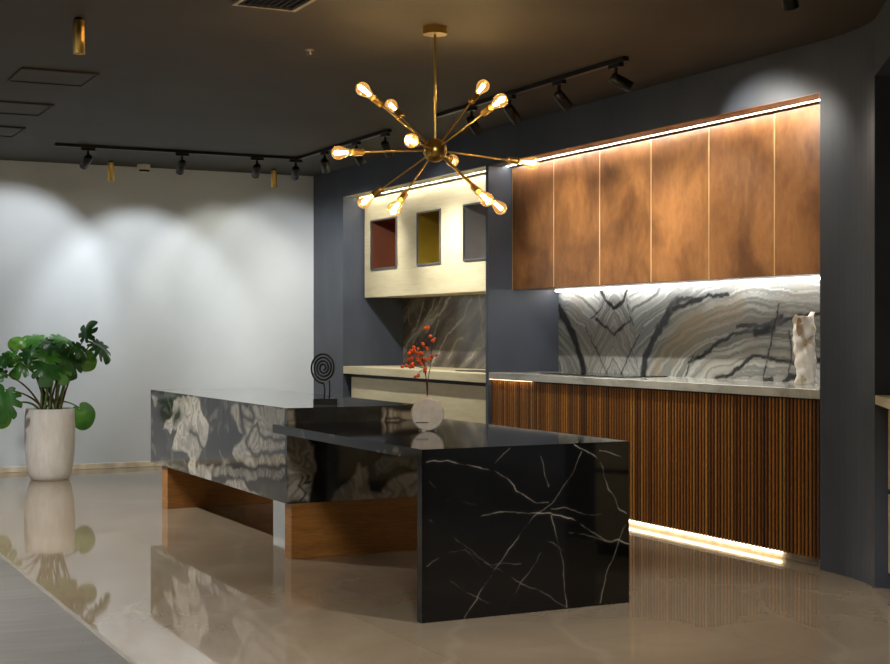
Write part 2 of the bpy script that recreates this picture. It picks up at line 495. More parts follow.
SPL=[
  ([(9.251, 1.402), (9.22, 1.367), (9.12, 1.275), (9.013, 1.14), (8.95, 1.029), (8.908, 0.929), (8.896, 0.896)], 0.05),
  ([(8.15, 0.896), (8.132, 1.042), (8.042, 1.147), (7.936, 1.27), (7.815, 1.38), (7.764, 1.419)], 0.05),
  ([(8.684, 1.53), (8.624, 1.446), (8.507, 1.38), (8.392, 1.442), (8.335, 1.525)], 0.022),
  ([(8.744, 1.317), (8.624, 1.262), (8.507, 1.197), (8.392, 1.261), (8.297, 1.303)], 0.014),
  ([(7.764, 1.419), (7.697, 1.438), (7.565, 1.425), (7.436, 1.452), (7.218, 1.457)], 0.018),
  ([(7.798, 1.374), (7.663, 1.398), (7.5, 1.434)], 0.02),
  ([(7.63, 1.021), (7.468, 1.072), (7.31, 1.152), (7.157, 1.209), (7.009, 1.228), (6.865, 1.219), (6.726, 1.273), (6.59, 1.308), (6.355, 1.332)], 0.02),
  ([(7.128, 1.256), (6.98, 1.256), (6.837, 1.265), (6.698, 1.309)], 0.02),
  ([(6.951, 1.219), (6.781, 1.237)], 0.04),
  ([(7.357, 0.924), (7.188, 0.953), (7.068, 1.022), (6.98, 1.07), (6.865, 1.072), (6.753, 1.046), (6.59, 1.04), (6.355, 1.054)], 0.02),
  ([(6.88, 0.934), (6.837, 1.063), (6.781, 1.228), (6.726, 1.391)], 0.009),
  ([(6.657, 0.922), (6.617, 1.103), (6.644, 1.228)], 0.009),
  ([(6.865, 0.92), (6.795, 0.933)], 0.03),
  ([(6.685, 0.922), (6.63, 0.95), (6.59, 0.96)], 0.03),
  ([(8.43, 0.909), (8.335, 1.039), (8.223, 1.166), (8.15, 1.25)], 0.008),
  ([(8.585, 0.905), (8.684, 1.033), (8.805, 1.163), (8.887, 1.252)], 0.008),
  ([(7.663, 0.931), (7.63, 1.011), (7.581, 1.061)], 0.008),
  ([(8.805, 1.318), (8.684, 1.382), (8.644, 1.447)], 0.006),
  ([(8.26, 1.271), (8.316, 1.335), (8.354, 1.441)], 0.006),
]
SPLT=[
  ([(7.764, 1.118), (7.663, 1.189), (7.5, 1.268), (7.341, 1.325), (7.128, 1.36)], 0.09),
  ([(7.971, 0.963), (7.936, 1.066), (7.764, 1.229), (7.532, 1.327)], 0.05),
]
SP1=[
  ([(12.046, 1.073), (11.801, 1.2), (11.611, 1.261), (11.425, 1.341), (11.245, 1.399), (11.091, 1.515)], 0.03),
  ([(11.849, 1.117), (11.564, 1.322), (11.38, 1.501)], 0.012),
  ([(11.564, 1.22), (11.471, 1.301), (11.245, 1.379)], 0.012),
  ([(11.29, 1.061), (11.156, 1.181), (10.94, 1.288), (10.813, 1.374), (10.688, 1.497)], 0.022),
  ([(11.112, 1.004), (10.94, 1.142), (10.834, 1.182)], 0.014),
  ([(11.425, 1.18), (11.335, 1.26), (11.29, 1.32)], 0.012),
  ([(10.526, 1.503), (10.486, 1.126)], 0.008),
  ([(11.611, 1.485), (11.753, 1.282), (11.947, 1.137)], 0.01),
  ([(11.658, 1.22), (11.471, 1.362), (11.223, 1.518)], 0.008),
  ([(10.771, 0.971), (10.607, 1.068), (10.446, 1.108)], 0.012),
  ([(11.471, 0.917), (11.29, 1.041)], 0.02),
  ([(11.947, 1.45), (11.898, 1.283)], 0.006),
]
# ------------------------------------------------------------------ lamp powers
CH_W, SP_W, SK_W, RM_W, EXPO = 1.9, 22, 26, 130, 1.4
# ------------------------------------------------------------------ the room
CEIL = 2.71
XF, XB = 5.0, 5.62          # front of the kitchen wall, back of its niches
NT_Z = 2.45                 # top of the niches
struct(MB().box(1.34, -2.5, -.06, 6.4, 12.92, 0).build('floor', M['floor_marble']))
struct(MB().box(-4, -2.5, -.06, 1.318, 12.92, 0).build('floor_left', M['grey_planks']))
struct(MB().box(1.318, -2.5, -.06, 1.34, 12.92, .001).build('trim_1', M['trim_stone']))
struct(MB().box(-4, -2.5, CEIL, 6.4, 12.92, CEIL + .1).build('ceiling', M['ceiling_paint']))
struct(MB().box(-4, 12.79, 0, 5.0, 12.92, CEIL).build('wall_back', M['white_paint']))
struct(MB().box(-4, 12.777, 0, 4.985, 12.79, .048).build('baseboard_back', M['cream_marble'], bevel=.003))
# the slate wall: plain strip, divider, head over the niches, niche backs, curved end
w = MB()
w.box(XF, 12.057, 0, 5.75, 12.92, CEIL)
w.box(XF, 9.27, 0, XB, 9.31, NT_Z)
w.box(XF, 5.69, NT_Z, 5.75, 12.057, CEIL)
w.box(XB, 5.69, 0, 5.75, 12.057, NT_Z)
R = 1.18; CX, CY = XF - R, 5.69
arc = lambda p, r=R: (CX + r * math.cos(p), CY - r * math.sin(p))
PE = math.radians(26.1)                       # where the third niche opens in the curve
E3 = Vector((*arc(PE), 0)); P3 = math.radians(36)
TD = Vector((-math.sin(P3), -math.cos(P3), 0)); DD = Vector((math.cos(P3), -math.sin(P3), 0))
q = E3 + DD * .62; q2 = E3 + DD * .75 
pts = [arc(PE * i / 10) for i in range(11)] + [(q.x, q.y), (q2.x, q2.y), (5.75, 5.2), (5.75, 5.69)]
w.prism(pts, 0, CEIL)
h1 = E3 + TD * 1.7
hp = [(E3.x, E3.y), (h1.x, h1.y), (h1.x + DD.x * .12, h1.y + DD.y * .12), (E3.x + DD.x * .12, E3.y + DD.y * .12)]
w.prism(hp, 2.44, CEIL)
e = E3 + TD * 1.6
b0, b1 = E3 + DD * .62, e + DD * .62
w.prism([(b0.x, b0.y), (b1.x, b1.y), (b1.x + DD.x * .1, b1.y + DD.y * .1), (b0.x + DD.x * .1, b0.y + DD.y * .1)], 0, CEIL)
struct(w.build('wall_right', M['slate_paint']))
# rest of the showroom shell, behind and beside the camera
struct(MB().box(-4.1, -2.5, 0, -4, 12.92, CEIL).build('wall_left', M['white_paint']))
struct(MB().box(-4, -2.6, 0, 6.4, -2.5, CEIL).build('wall_front', M['slate_paint']))
# copper veneer lining under the niche head
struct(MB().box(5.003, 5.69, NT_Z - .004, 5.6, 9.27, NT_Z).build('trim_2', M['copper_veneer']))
struct(MB().box(5.003, 9.31, NT_Z - .004, 5.6, 12.057, NT_Z).build('trim_3', M['cream_wood']))

# ------------------------------------------------------------------ marble patterns
def panda(k, X, Y, Z, polys, veins, a, b, warp=.036, swirl=.45):
    wa = a + warp * (fbm(a * 8, b * 9, 4, 5) - .5) * 2; wb = b + warp * (fbm(a * 8, b * 9, 4, 11) - .5) * 2
    base = flat((40, 40, 41), a)
    base = mixc(base, sstep(.45, .75, fbm(a * 5 + 3, b * 7, 5, 2)) * .55, (64, 64, 62))
    light = np.zeros(a.shape)
    sw = fbm(a * 6 + 2.5 * fbm(a * 3, b * 3, 3, 8), b * 6 + 2.5 * fbm(a * 3 + 7, b * 3, 3, 9), 4, 4)
    base = mixc(base, swirl * sstep(.72, 1, np.abs(np.sin(sw * 13))) * sstep(.42, .6, fbm(a * 4 + 9, b * 4, 4, 17)), (128, 124, 114))
    for pts, s in polys:
        d = sdpoly(wa, wb, pts)
        light = np.maximum(light, s * sstep(.014, -.014, d))
        base = mixc(base, .55 * np.exp(-(np.maximum(d, 0) / .018) ** 2), (24, 24, 24))
    sw = fbm(a * 6 + 2.5 * fbm(a * 3, b * 3, 3, 8), b * 6 + 2.5 * fbm(a * 3 + 7, b * 3, 3, 9), 4, 4)
    lc = flat((188, 183, 170), a)
    lc = mixc(lc, .75 * sstep(.55, 1, np.abs(np.sin(sw * 17))), (132, 126, 114))
    lc = mixc(lc, sstep(.5, .7, fbm(a * 4, b * 4, 4, 13)) * .4, (128, 124, 116))
    c = base * (1 - light[..., None]) + lc * light[..., None]
    for pts, wd in veins:
        d = dline(wa, wb, pts) / wd * 1.5
        c = mixc(c, .9 * np.exp(-d ** 2), (36, 36, 36))
    return c
def panda_generic(a, b):
    f = fbm(a * 2.2 + 1.5 * fbm(a * 2, b * 2, 3, 3), b * 2.2, 5, 6)
    c = flat((46, 47, 48), a)
    return mixc(c, sstep(.52, .66, f) * .8, (150, 146, 134))
def island_col(k, X, Y, Z):
    if k == '-x': return panda(k, X, Y, Z, ISL_L, ISL_LV, Y, Z)
    if k == '-y':
        return panda(k, X, Y, Z, ISL_F, ISL_FV, X, Z, .02, 0)
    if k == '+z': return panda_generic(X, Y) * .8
    return panda_generic(X + Y, Z)
def table_col(k, X, Y, Z):
    a, b = (X, Z) if k in ('-y', '+y') else ((Y, Z) if k in ('-x', '+x') else (X, Y))
    c = flat((10, 9, 8), a)
    c = mixc(c, sstep(.5, .8, fbm(a * 5, b * 5, 5, 21)) * .5, (18, 15, 13))
    wa = a + .012 * (fbm(a * 14, b * 14, 4, 31) - .5) * 2; wb = b + .012 * (fbm(a * 14, b * 14, 4, 37) - .5) * 2
    if k == '-y':
        br = 1.25 * sstep(.24, .8, fbm(a * 13, b * 13, 4, 44))
        for pts, s in TAB:
            d = dline(wa, wb, pts)
            c = mixc(c, np.clip(s * br * (.85 * np.exp(-(d / .0017) ** 2) + .025 * np.exp(-(d / .010) ** 2)), 0, 1), (170, 160, 146))
    else:
        f = np.abs(fbm(wa * 2.2, wb * 2.2, 4, 51) - .5)
        c = mixc(c, .5 * np.exp(-(f / .006) ** 2), (170, 160, 146))
    return c
def splash2_col(k, X, Y, Z):
    a, b = Y, Z
    if k != '-x': return flat((150, 150, 146), X)
    wa = a + .05 * (fbm(a * 5, b * 9, 4, 61) - .5) * 2; wb = b + .03 * (fbm(a * 5, b * 9, 4, 67) - .5) * 2
    wav = .03 * (fbm(a * 4, b * 7, 4, 5) - .5)
    # right: rings round (6.865, .79); left: fold mirrored about y = 8.507
    pr = np.hypot((wa - 6.865) / 2.05, (wb - .74)) + wav
    dx = np.abs(wa - 8.507)
    pv = wb + 1.35 * (dx ** 1.15)
    pl = np.hypot((8.507 - dx - 6.865) / 2.05, (wb - .74)) + wav
    left = sstep(7.95, 8.1, a + (b - 1.2) * -.25)
    near = sstep(.42, .2, dx + (b - 1.0) * .3) 
    ph = np.where(left > .5, np.where(near > .5, pv * .9, pl), pr)
    b1 = fbm(ph * 26, ph * 0 + 3.3, 3, 81); b2 = fbm(ph * 85, ph * 0 + 9.1, 2, 84)
    c = flat((158, 161, 157), a)
    c = mixc(c, sstep(.42, .62, b1) * .75, (108, 111, 108))
    c = mixc(c, sstep(.6, .8, b1) * .7, (198, 200, 195))
    c = mixc(c, sstep(.5, .72, b2) * .55, (86, 88, 86))
    c = mixc(c, sstep(.62, .35, b2) * .35, (214, 214, 208))
    c = mixc(c, sstep(.5, .7, fbm(a * 3, b * 5, 4, 91)) * .35, (150, 142, 126))
    for pts, wd in SPLT:
        c = mixc(c, .6 * np.exp(-(dline(wa, wb, pts) / wd) ** 2), (148, 132, 104))
    for pts, wd in SPL:
        d = dline(a + .016 * (fbm(a * 22, b * 22, 4, 95) - .5) * 2, b + .014 * (fbm(a * 22, b * 22, 4, 97) - .5) * 2, pts)
        h = wd * .72 * (.55 + .9 * fbm(a * 12, b * 12, 3, 99))
        c = mixc(c, .30 * np.exp(-(d / (h * 3.0 + .01)) ** 2), (110, 110, 108))
        c = mixc(c, .94 * sstep(h * 1.25, h * .55, d), (26, 27, 27))
    return c
def splash1_col(k, X, Y, Z):
    if k != '-x': return flat((70, 64, 58), X)
    a, b = Y, Z
    c = flat((100, 91, 80), a)
    # streaks lean along the diagonal
    s = (a - 11) * -.55 - (b - 1.2); t = (a - 11) - .55 * (b - 1.2)
    f = fbm(s * 14, t * 2.2, 5, 121); c = mixc(c, sstep(.45, .7, f) * .7, (142, 132, 118)); c = mixc(c, sstep(.5, .3, f) * .6, (62, 55, 48))
    wa = a + .03 * (fbm(a * 12, b * 12, 4, 131) - .5) * 2; wb = b + .03 * (fbm(a * 12, b * 12, 4, 137) - .5) * 2
    for pts, wd in SP1:
        d = dline(wa, wb, pts)
        c = mixc(c, .95 * np.exp(-(d / (wd * .42)) ** 2), (220, 211, 194))
        c = mixc(c, .3 * np.exp(-(d / (wd * 2.6)) ** 2), (150, 140, 126))
    r = np.abs(fbm(wa * 4, wb * 4, 4, 141) - .5); c = mixc(c, .45 * np.exp(-(r / .008) ** 2), (170, 160, 146))
    return c

# ------------------------------------------------------------------ island and black table
isl = thing('kitchen_island', 'large grey and cream swirled marble block island raised on two wooden legs', 'kitchen island', (3.08, 8.6, 0))
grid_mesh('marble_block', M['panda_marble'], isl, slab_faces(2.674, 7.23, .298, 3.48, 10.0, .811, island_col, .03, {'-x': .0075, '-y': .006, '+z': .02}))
for y0, y1 in ((7.232, 7.335), (9.66, 9.80)):
    MB().box(2.70, y0, 0, 3.47, y1, .298).build('leg', M['orange_wood'], isl, bevel=.002)
tb = thing('waterfall_table', 'black marble waterfall table with white veins, butted against the marble island', 'table', (3.1, 6.3, 0))
grid_mesh('leg_panel', M['black_marble'], tb, slab_faces(2.592, 5.39, 0, 3.628, 5.435, .728, table_col, .02, {'-y': .0025}))
grid_mesh('table_top', M['black_marble'], tb, slab_faces(2.592, 5.436, .683, 3.628, 7.227, .728, table_col, .02, {'+z': .012}))

# ------------------------------------------------------------------ copper kitchen (second niche)
Y0, Y1 = 5.693, 9.266
base = thing('base_cabinet', 'long low kitchen cabinet fronted with vertical brown timber slats, below the copper cupboards', 'cabinet', (5.3, 7.48, 0))
MB().box(5.0345, Y0, .05, XB - .004, Y1, .872).build('carcass', M['dark_board'], base)
MB().box(5.10, Y0 + .01, 0, 5.55, Y1 - .01, .05).build('plinth', M['cream_marble'], base)
ns = 121; pit = (Y1 - Y0) / ns; seg = [0, 20, 41, 61, 81, 101, 121]
for s0, s1 in zip(seg[:-1], seg[1:]):
    m = MB()
    for i in range(s0, s1):
        k = rnd.random(); g = .75 + .4 * rnd.random()
        col = tuple(c * g for c in (lin((164, 104, 38)) if k < .5 else lin((124, 74, 28)) if k < .8 else lin((190, 130, 52))))
        y = Y0 + (i + .5) * pit
        m.box(5.028, y - .0062, .045, 5.034, y + .0062, .868, col)
    m.build('slatted_panel', M['slats'], base, usecol=True)
MB().box(5.078, 6.10, .020, 5.096, 9.2, .031).build('toe_light_strip', M['led_warm'], base)['label'] = 'glowing light strip along the foot'
MB().box(5.006, 8.66, .8725, 5.022, 9.262, .8744).build('under_counter_light', M['led_under'], base)
tag(MB().box(5.0, Y0, .8745, XB - .004, Y1, .924).build('worktop', M['counter_stone'], bevel=.003), 'pale grey veined stone worktop on the slatted timber cabinet', 'worktop')
grid = grid_mesh('backsplash', M['splash_marble'], None, slab_faces(5.6, Y0, .9245, XB - .001, Y1, 1.535, splash2_col, .05, {'-x': .0085}))
tag(grid, 'white and grey marble backsplash with flowing black veins under the copper cupboards', 'backsplash')
hob = thing('cooktop', 'flat black glass cooktop set on the pale grey stone worktop', 'cooktop', (5.3, 8.25, .9245))
MB().box(5.14, 7.75, .9245, 5.52, 8.75, .931).build('glass_plate', M['glass_black'], hob, bevel=.002)
dw = (Y1 - Y0) / 6
names = ['first copper-brown wall cupboard from the dark curved wall, beside the wall corner', 'second copper-brown wall cupboard from the curved wall end',
         'third copper-brown wall cupboard from the curved wall end', 'third copper-brown wall cupboard from the dark divider',
         'second copper-brown wall cupboard from the dark divider', 'copper-brown wall cupboard against the dark divider panel, behind a chandelier bulb']
wc = thing('wall_cabinet', names[0], 'cupboard', (5.4, Y0 + dw / 2, 1.535), 'copper cupboards above the veined backsplash')
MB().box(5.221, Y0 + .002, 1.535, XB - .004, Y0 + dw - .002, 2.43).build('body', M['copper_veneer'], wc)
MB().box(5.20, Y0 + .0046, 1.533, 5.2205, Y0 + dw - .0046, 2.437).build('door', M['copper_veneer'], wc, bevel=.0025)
dr = wc.children[-1]
for y_ in (Y0 + .0012, Y0 + dw - .0042):
    MB().box(5.1995, y_, 1.534, 5.2203, y_ + .003, 2.436).build('edge_strip', M['veneer_edge'], dr)
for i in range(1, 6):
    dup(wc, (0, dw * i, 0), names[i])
tag(MB().box(5.148, Y0 + .01, 2.4452, 5.153, 9.262, 2.4459).build('light_strip', M['led_white']), 'thin glowing light line along the top of the copper cupboards', 'light strip')
tag(MB().box(5.55, Y0 + .01, 1.522, 5.574, 9.23, 1.5325).build('light_strip', M['led_cool']), 'glowing light strip under the copper cupboards above the veined backsplash', 'light strip')

# ------------------------------------------------------------------ cream kitchen (first niche)
A0, A1 = 9.314, 12.053
cb = thing('base_cabinet', 'low cream wood drawer cabinet under the cream worktop, left of the slatted one', 'cabinet', (5.3, 10.7, 0))
MB().box(5.072, A0, .07, XB - .004, A1, .842).build('body', M['black_matt'], cb)
MB().box(5.11, A0 + .01, 0, 5.55, A1 - .01, .07).build('plinth', M['black_matt'], cb)
for y0, y1 in ((A0 + .004, 10.164), (10.168, 11.98)):
    MB().box(5.05, y0, .46, 5.0715, y1, .812).build('drawer_front', M['cream_wood'], cb, bevel=.002)
    MB().box(5.05, y0, .08, 5.0715, y1, .44).build('drawer_front', M['cream_wood'], cb, bevel=.002)
tag(MB().box(5.0, A0, .8425, XB - .004, A1, .91).build('worktop', M['cream_wood'], bevel=.003), 'cream wood worktop in the niche with the three metal-lined display openings', 'worktop')
hob = thing('cooktop', 'thin dark plate on the cream worktop next to the dark divider panel', 'cooktop', (5.3, 9.8, .9105))
MB().box(5.15, 9.36, .9105, 5.5, 10.1, .917).build('glass_plate', M['glass_black'], hob, bevel=.002)
g = grid_mesh('backsplash', M['brown_marble'], None, slab_faces(5.6, A0, .9105, XB - .001, A1, 1.535, splash1_col, .05, {'-x': .01}))
tag(g, 'dark brown marble backsplash with pale diagonal veins behind the red berry branch', 'backsplash')
cu = thing('wall_cabinet', 'cream wood wall cupboard with copper, gold and silver display openings', 'cupboard', (5.4, 10.68, 1.535))
Z0, Z1, WZ0, WZ1 = 1.535, 2.43, 1.785, 2.222
wins = [(9.60, 10.037, 'silver_mirror', 'silver-grey lined'), (10.454, 10.89, 'gold_mirror', 'gold lined'), (11.31, 11.86, 'copper_mirror', 'copper lined')]
m = MB()
m.box(5.2, A0, Z0, 5.222, A1 - .03, WZ0); m.box(5.2, A0, WZ1, 5.222, A1 - .03, Z1)
ys = [A0] + [v for w_ in wins for v in w_[:2]] + [A1 - .03]
for i in range(0, 8, 2):
    m.box(5.2, ys[i], WZ0, 5.222, ys[i + 1], WZ1)
m.build('front_panel', M['cream_wood'], cu)
m = MB()
m.box(5.222, A0, Z0, XB - .004, A1 - .03, Z0 + .02); m.box(5.222, A0, Z1 - .02, XB - .004, A1 - .03, Z1)
m.box(5.222, A0, Z0 + .02, XB - .004, A0 + .02, Z1 - .02); m.box(5.222, A1 - .05, Z0 + .02, XB - .004, A1 - .03, Z1 - .02)
m.box(XB - .02, A0 + .02, Z0 + .02, XB - .004, A1 - .05, Z1 - .02)
m.build('body', M['cream_wood'], cu)
for y0, y1, mt, lb in wins:
    t_ = .006
    b = MB()   # open box lining
    b.box(5.19, y0, WZ0, 5.53, y0 + t_, WZ1); b.box(5.19, y1 - t_, WZ0, 5.53, y1, WZ1)
    b.box(5.19, y0 + t_, WZ0, 5.53, y1 - t_, WZ0 + t_); b.box(5.19, y0 + t_, WZ1 - t_, 5.53, y1 - t_, WZ1)
    b.box(5.524, y0 + t_, WZ0 + t_, 5.53, y1 - t_, WZ1 - t_)
    nb = b.build('display_niche', M[mt], cu); nb['label'] = lb + ' display opening'
    f = MB(); e_ = .013
    f.box(5.186, y0 - .006, WZ0 - .006, 5.1995, y0 + e_ - .006, WZ1 + .006); f.box(5.186, y1 - e_ + .006, WZ0 - .006, 5.1995, y1 + .006, WZ1 + .006)
    f.box(5.186, y0 + e_ - .006, WZ0 - .006, 5.1995, y1 - e_ + .006, WZ0 + e_ - .006); f.box(5.186, y0 + e_ - .006, WZ1 - e_ + .006, 5.1995, y1 - e_ + .006, WZ1 + .006)
    f.build('frame', M['grey_metal'], nb)
tag(MB().box(5.148, A0 + .01, 2.4452, 5.153, A1 - .03, 2.4459).build('light_strip', M['led_cream']), 'glowing light line along the top of the cream wall cupboard', 'light strip')
tag(MB().box(5.55, A0 + .01, 1.522, 5.574, 9.75, 1.5325).build('light_strip', M['led_bright']), 'short light strip under the cream cupboard by the dark divider', 'light strip')

# ------------------------------------------------------------------ third niche in the curved wall
c3 = thing('base_cabinet', 'cream drawer cabinet at the right edge of the photo beside the curved wall', 'cabinet', E3 + TD * .5 + DD * .3)
def fr(s, d): p = E3 + TD * s + DD * d; return (p.x, p.y)
def quad(s0, s1, d0, d1): return [fr(s0, d0), fr(s0, d1), fr(s1, d1), fr(s1, d0)]
MB().prism(quad(.01, 1.2, .085, .6), .06, .876).build('body', M['black_matt'], c3)
MB().prism(quad(.03, 1.2, .12, .56), 0, .06).build('plinth', M['black_matt'], c3)
for z0, z1 in ((.08, .45), (.475, .85)):
    MB().prism(quad(.012, .6, .06, .0845), z0, z1).build('drawer_front', M['cream_wood'], c3)
    MB().prism(quad(.604, 1.19, .06, .0845), z0, z1).build('drawer_front', M['cream_wood'], c3)
tag(MB().prism(quad(.004, 1.2, .002, .6), .877, .92).build('worktop', M['cream_wood']), 'cream worktop at the right edge of the photo set in the curved wall', 'worktop')

# ------------------------------------------------------------------ things on the tops
vs = thing('round_vase', 'round white disc vase with a small slit, standing on the black table', 'vase', (3.115, 6.415, .728))
ax = Vector((-.40, -.91, 0)).normalized(); vc = Vector((3.115, 6.415, .728 + .082))
rv, hw = .083, .03
prof = [(-hw, rv * .9)] + [(-hw + .012 * (1 - math.cos(t)), rv * .9 + rv * .1 * math.sin(t)) for t in (PI / 6, PI / 3, PI / 2)] + [(hw - .012 * (1 - math.cos(t)), rv * .9 + rv * .1 * math.sin(t)) for t in (PI / 2, PI / 3, PI / 6)] + [(hw, rv * .9)]
MB().lathe(vc, ax, prof, 64).build('body', M['vase_plaster'], vs)
MB().cyl(vc + Vector((0, 0, rv - .006)), vc + Vector((0, 0, rv + .008)), .014, .012, 20).build('neck', M['vase_plaster'], vs)
rt = Vector((ax.y * -1, ax.x, 0)); rt = -rt if rt.x < 0 else rt
MB().box(3.075, 6.395, .728, 3.155, 6.435, .733).build('foot', M['vase_plaster'], vs)
MB().obox(vc + ax * (hw + .0005) - rt * .028 - Vector((0, 0, .04)), rt * .032, ax * .001, Vector((0, 0, .0025))).build('slit', M['slit_dark'], vs)
br_ = thing('berry_branch', 'dried twigs with small orange red berries standing in the round white vase', 'dried branch', vc + Vector((0, 0, rv)))
top = vc + Vector((0, 0, rv + .004))
for si, (dx, h, lean) in enumerate(((-.035, .285, .02), (-.06, .25, -.03), (.02, .27, .03))):
    pts = [top + Vector((0, 0, 0)), top + rt * dx * .1 + Vector((0, 0, .08)), top + rt * (dx * .2 + .012 * (si - 1)) + Vector((0, 0, .16)), top + rt * dx + ax * lean + Vector((0, 0, h))]
    fine = []
    for k in range(13):
        t = k / 12 * 3; i = min(2, int(t)); f_ = t - i
        fine.append(pts[i].lerp(pts[i + 1], f_))
    m = MB().tube(fine, .0028, 6, .0014)
    bm_ = []
    for j in range(8):
        o = fine[7 + j % 6]
        tip = o + rt * rnd.uniform(-.075, .03) + ax * rnd.uniform(-.04, .04) + Vector((0, 0, rnd.uniform(-.02, .07)))
        m.tube([o, (o + tip) / 2 + Vector((0, 0, .008)), tip], .0011, 5)
        for q_ in range(2):
            c = tip + Vector((rnd.uniform(-.012, .012), rnd.uniform(-.01, .01), rnd.uniform(-.012, .012)))
            a_ = Vector((rnd.uniform(-1, 1), rnd.uniform(-1, 1), rnd.uniform(-.6, 1))).normalized(); r_ = rnd.uniform(.0075, .0115)
            bm_.append((c - a_ * r_, a_, [(0, .0005), (r_ * .35, r_ * .75), (r_, r_), (r_ * 1.65, r_ * .75), (r_ * 2.1, .0005)]))
    if si == 1:   # the low side sprig
        for tip in (rt * -.125 + Vector((0, 0, .15)), rt * -.105 + Vector((0, 0, .155)), rt * -.045 + Vector((0, 0, .105)), rt * -.06 + Vector((0, 0, .10))):
            c = top + tip
            m.tube([fine[7], (fine[7] + c) / 2 + Vector((0, 0, .01)), c], .0011, 5)
            bm_.append((c - Vector((0, 0, .009)), (0, 0, 1), [(0, .0005), (.003, .007), (.009, .0095), (.015, .007), (.019, .0005)]))
    st = m.build('twig', M['twig'], br_)
    for o_, a_, pr_ in bm_:
        MB().lathe(o_, a_, pr_, 10).build('berry', M['berry'], st)

sp = thing('spiral_sculpture', 'black metal spiral sculpture on a block base, standing on the marble island', 'sculpture', (3.02, 7.54, .811))
sc = Vector((3.02, 7.54, .811)); rx = Vector((.894, -.4478, 0))
MB().obox(sc + Vector((0, 0, .016)), rx * .068, Vector((.4478, .894, 0)) * .022, Vector((0, 0, .016))).build('base', M['black_metal'], sp, bevel=.002)
ctr = sc + Vector((0, 0, .206)) - rx * .012
pts = []
for k in range(150):
    t = k / 149 * 4.0 * 2 * PI; r = .010 + .073 * (t / (4.0 * 2 * PI)) ; 
    pts.append(ctr + rx * (r * .86 * math.cos(t - PI / 2)) + Vector((0, 0, r * 1.05 * math.sin(t - PI / 2))))
MB().tube(pts, .0058, 8).build('spiral', M['black_metal'], sp)
m = MB(); m.tube([sc + rx * -.006 + Vector((0, 0, .03)), sc + rx * -.004 + Vector((0, 0, .09)), ctr + Vector((0, 0, -.082))], .004, 8)
m.tube([sc + rx * .022 + Vector((0, 0, .03)), sc + rx * .024 + Vector((0, 0, .09)), ctr + rx * .034 + Vector((0, 0, -.070))], .004, 8)
m.build('stem', M['black_metal'], sp)

# white weathered wood piece on the stone worktop
dwt = thing('driftwood_sculpture', 'white weathered driftwood piece standing upright on the stone worktop against the backsplash', 'sculpture', (5.47, 6.35, .9245))
bm = bmesh.new(); nseg, nr = 40, 36
rings = []
for i in range(nr + 1):
    h = i / nr; row = []
    for k in range(nseg):
        t = 2 * PI * k / nseg
        r = .064 - .012 * math.sin(h * PI) + .012 * math.sin(2 * t + h * 5) + .006 * math.sin(5 * t + h * 17) + .005 * math.sin(3 * t - h * 26)
        r += .011 * math.exp(-((h - .62) / .06) ** 2) * math.cos(t - 2.6)
        zz = h * .40
        if h > .85:   # two horns with a saddle between them
            zz += (h - .85) / .15 * (.009 * math.cos(2 * (t + .60)) + .010 * math.cos(t + .5) + .004 * math.cos(5 * t) - .006)
        lean = .006 * math.sin(h * 6)
        row.append(bm.verts.new((math.cos(t) * r + lean, math.sin(t) * r * .8, zz)))
    rings.append(row)
for i in range(nr):
    for k in range(nseg):
        bm.faces.new((rings[i][k], rings[i][(k + 1) % nseg], rings[i + 1][(k + 1) % nseg], rings[i + 1][k]))
cb_ = bm.verts.new((0, 0, 0)); ct_ = bm.verts.new((0, 0, .36))
for k in range(nseg):
    bm.faces.new((cb_, rings[0][(k + 1) % nseg], rings[0][k])); bm.faces.new((ct_, rings[nr][k], rings[nr][(k + 1) % nseg]))
for f in bm.faces: f.smooth = True
me = bpy.data.meshes.new('trunk'); bm.to_mesh(me); bm.free(); me.materials.append(M['driftwood'])
o = bpy.data.objects.new('trunk', me); COL.objects.link(o); o.parent = dwt
vd = Vector((-.66, -.75, 0)); vr = Vector((.75, -.66, 0))
for dx, z, a_, b_ in ((-.030, .325, .017, .052), (.002, .235, .013, .022)):
    c = Vector((5.47, 6.35, .9245 + z)) + vd * .057 + vr * dx
    p_ = [c + vr * (a_ * math.cos(t)) + Vector((0, 0, b_ * math.sin(t))) for t in [2 * PI * k / 20 for k in range(20)]]
    bk = [x - vd * .03 for x in p_]
    hm = MB().add(p_ + bk, [tuple(range(20))] + [(k, 20 + k, 20 + (k + 1) % 20, (k + 1) % 20) for k in range(20)])
    hm.build('hollow', M['driftwood_hollow'], dwt)['label'] = 'brown hollow in the white wood'

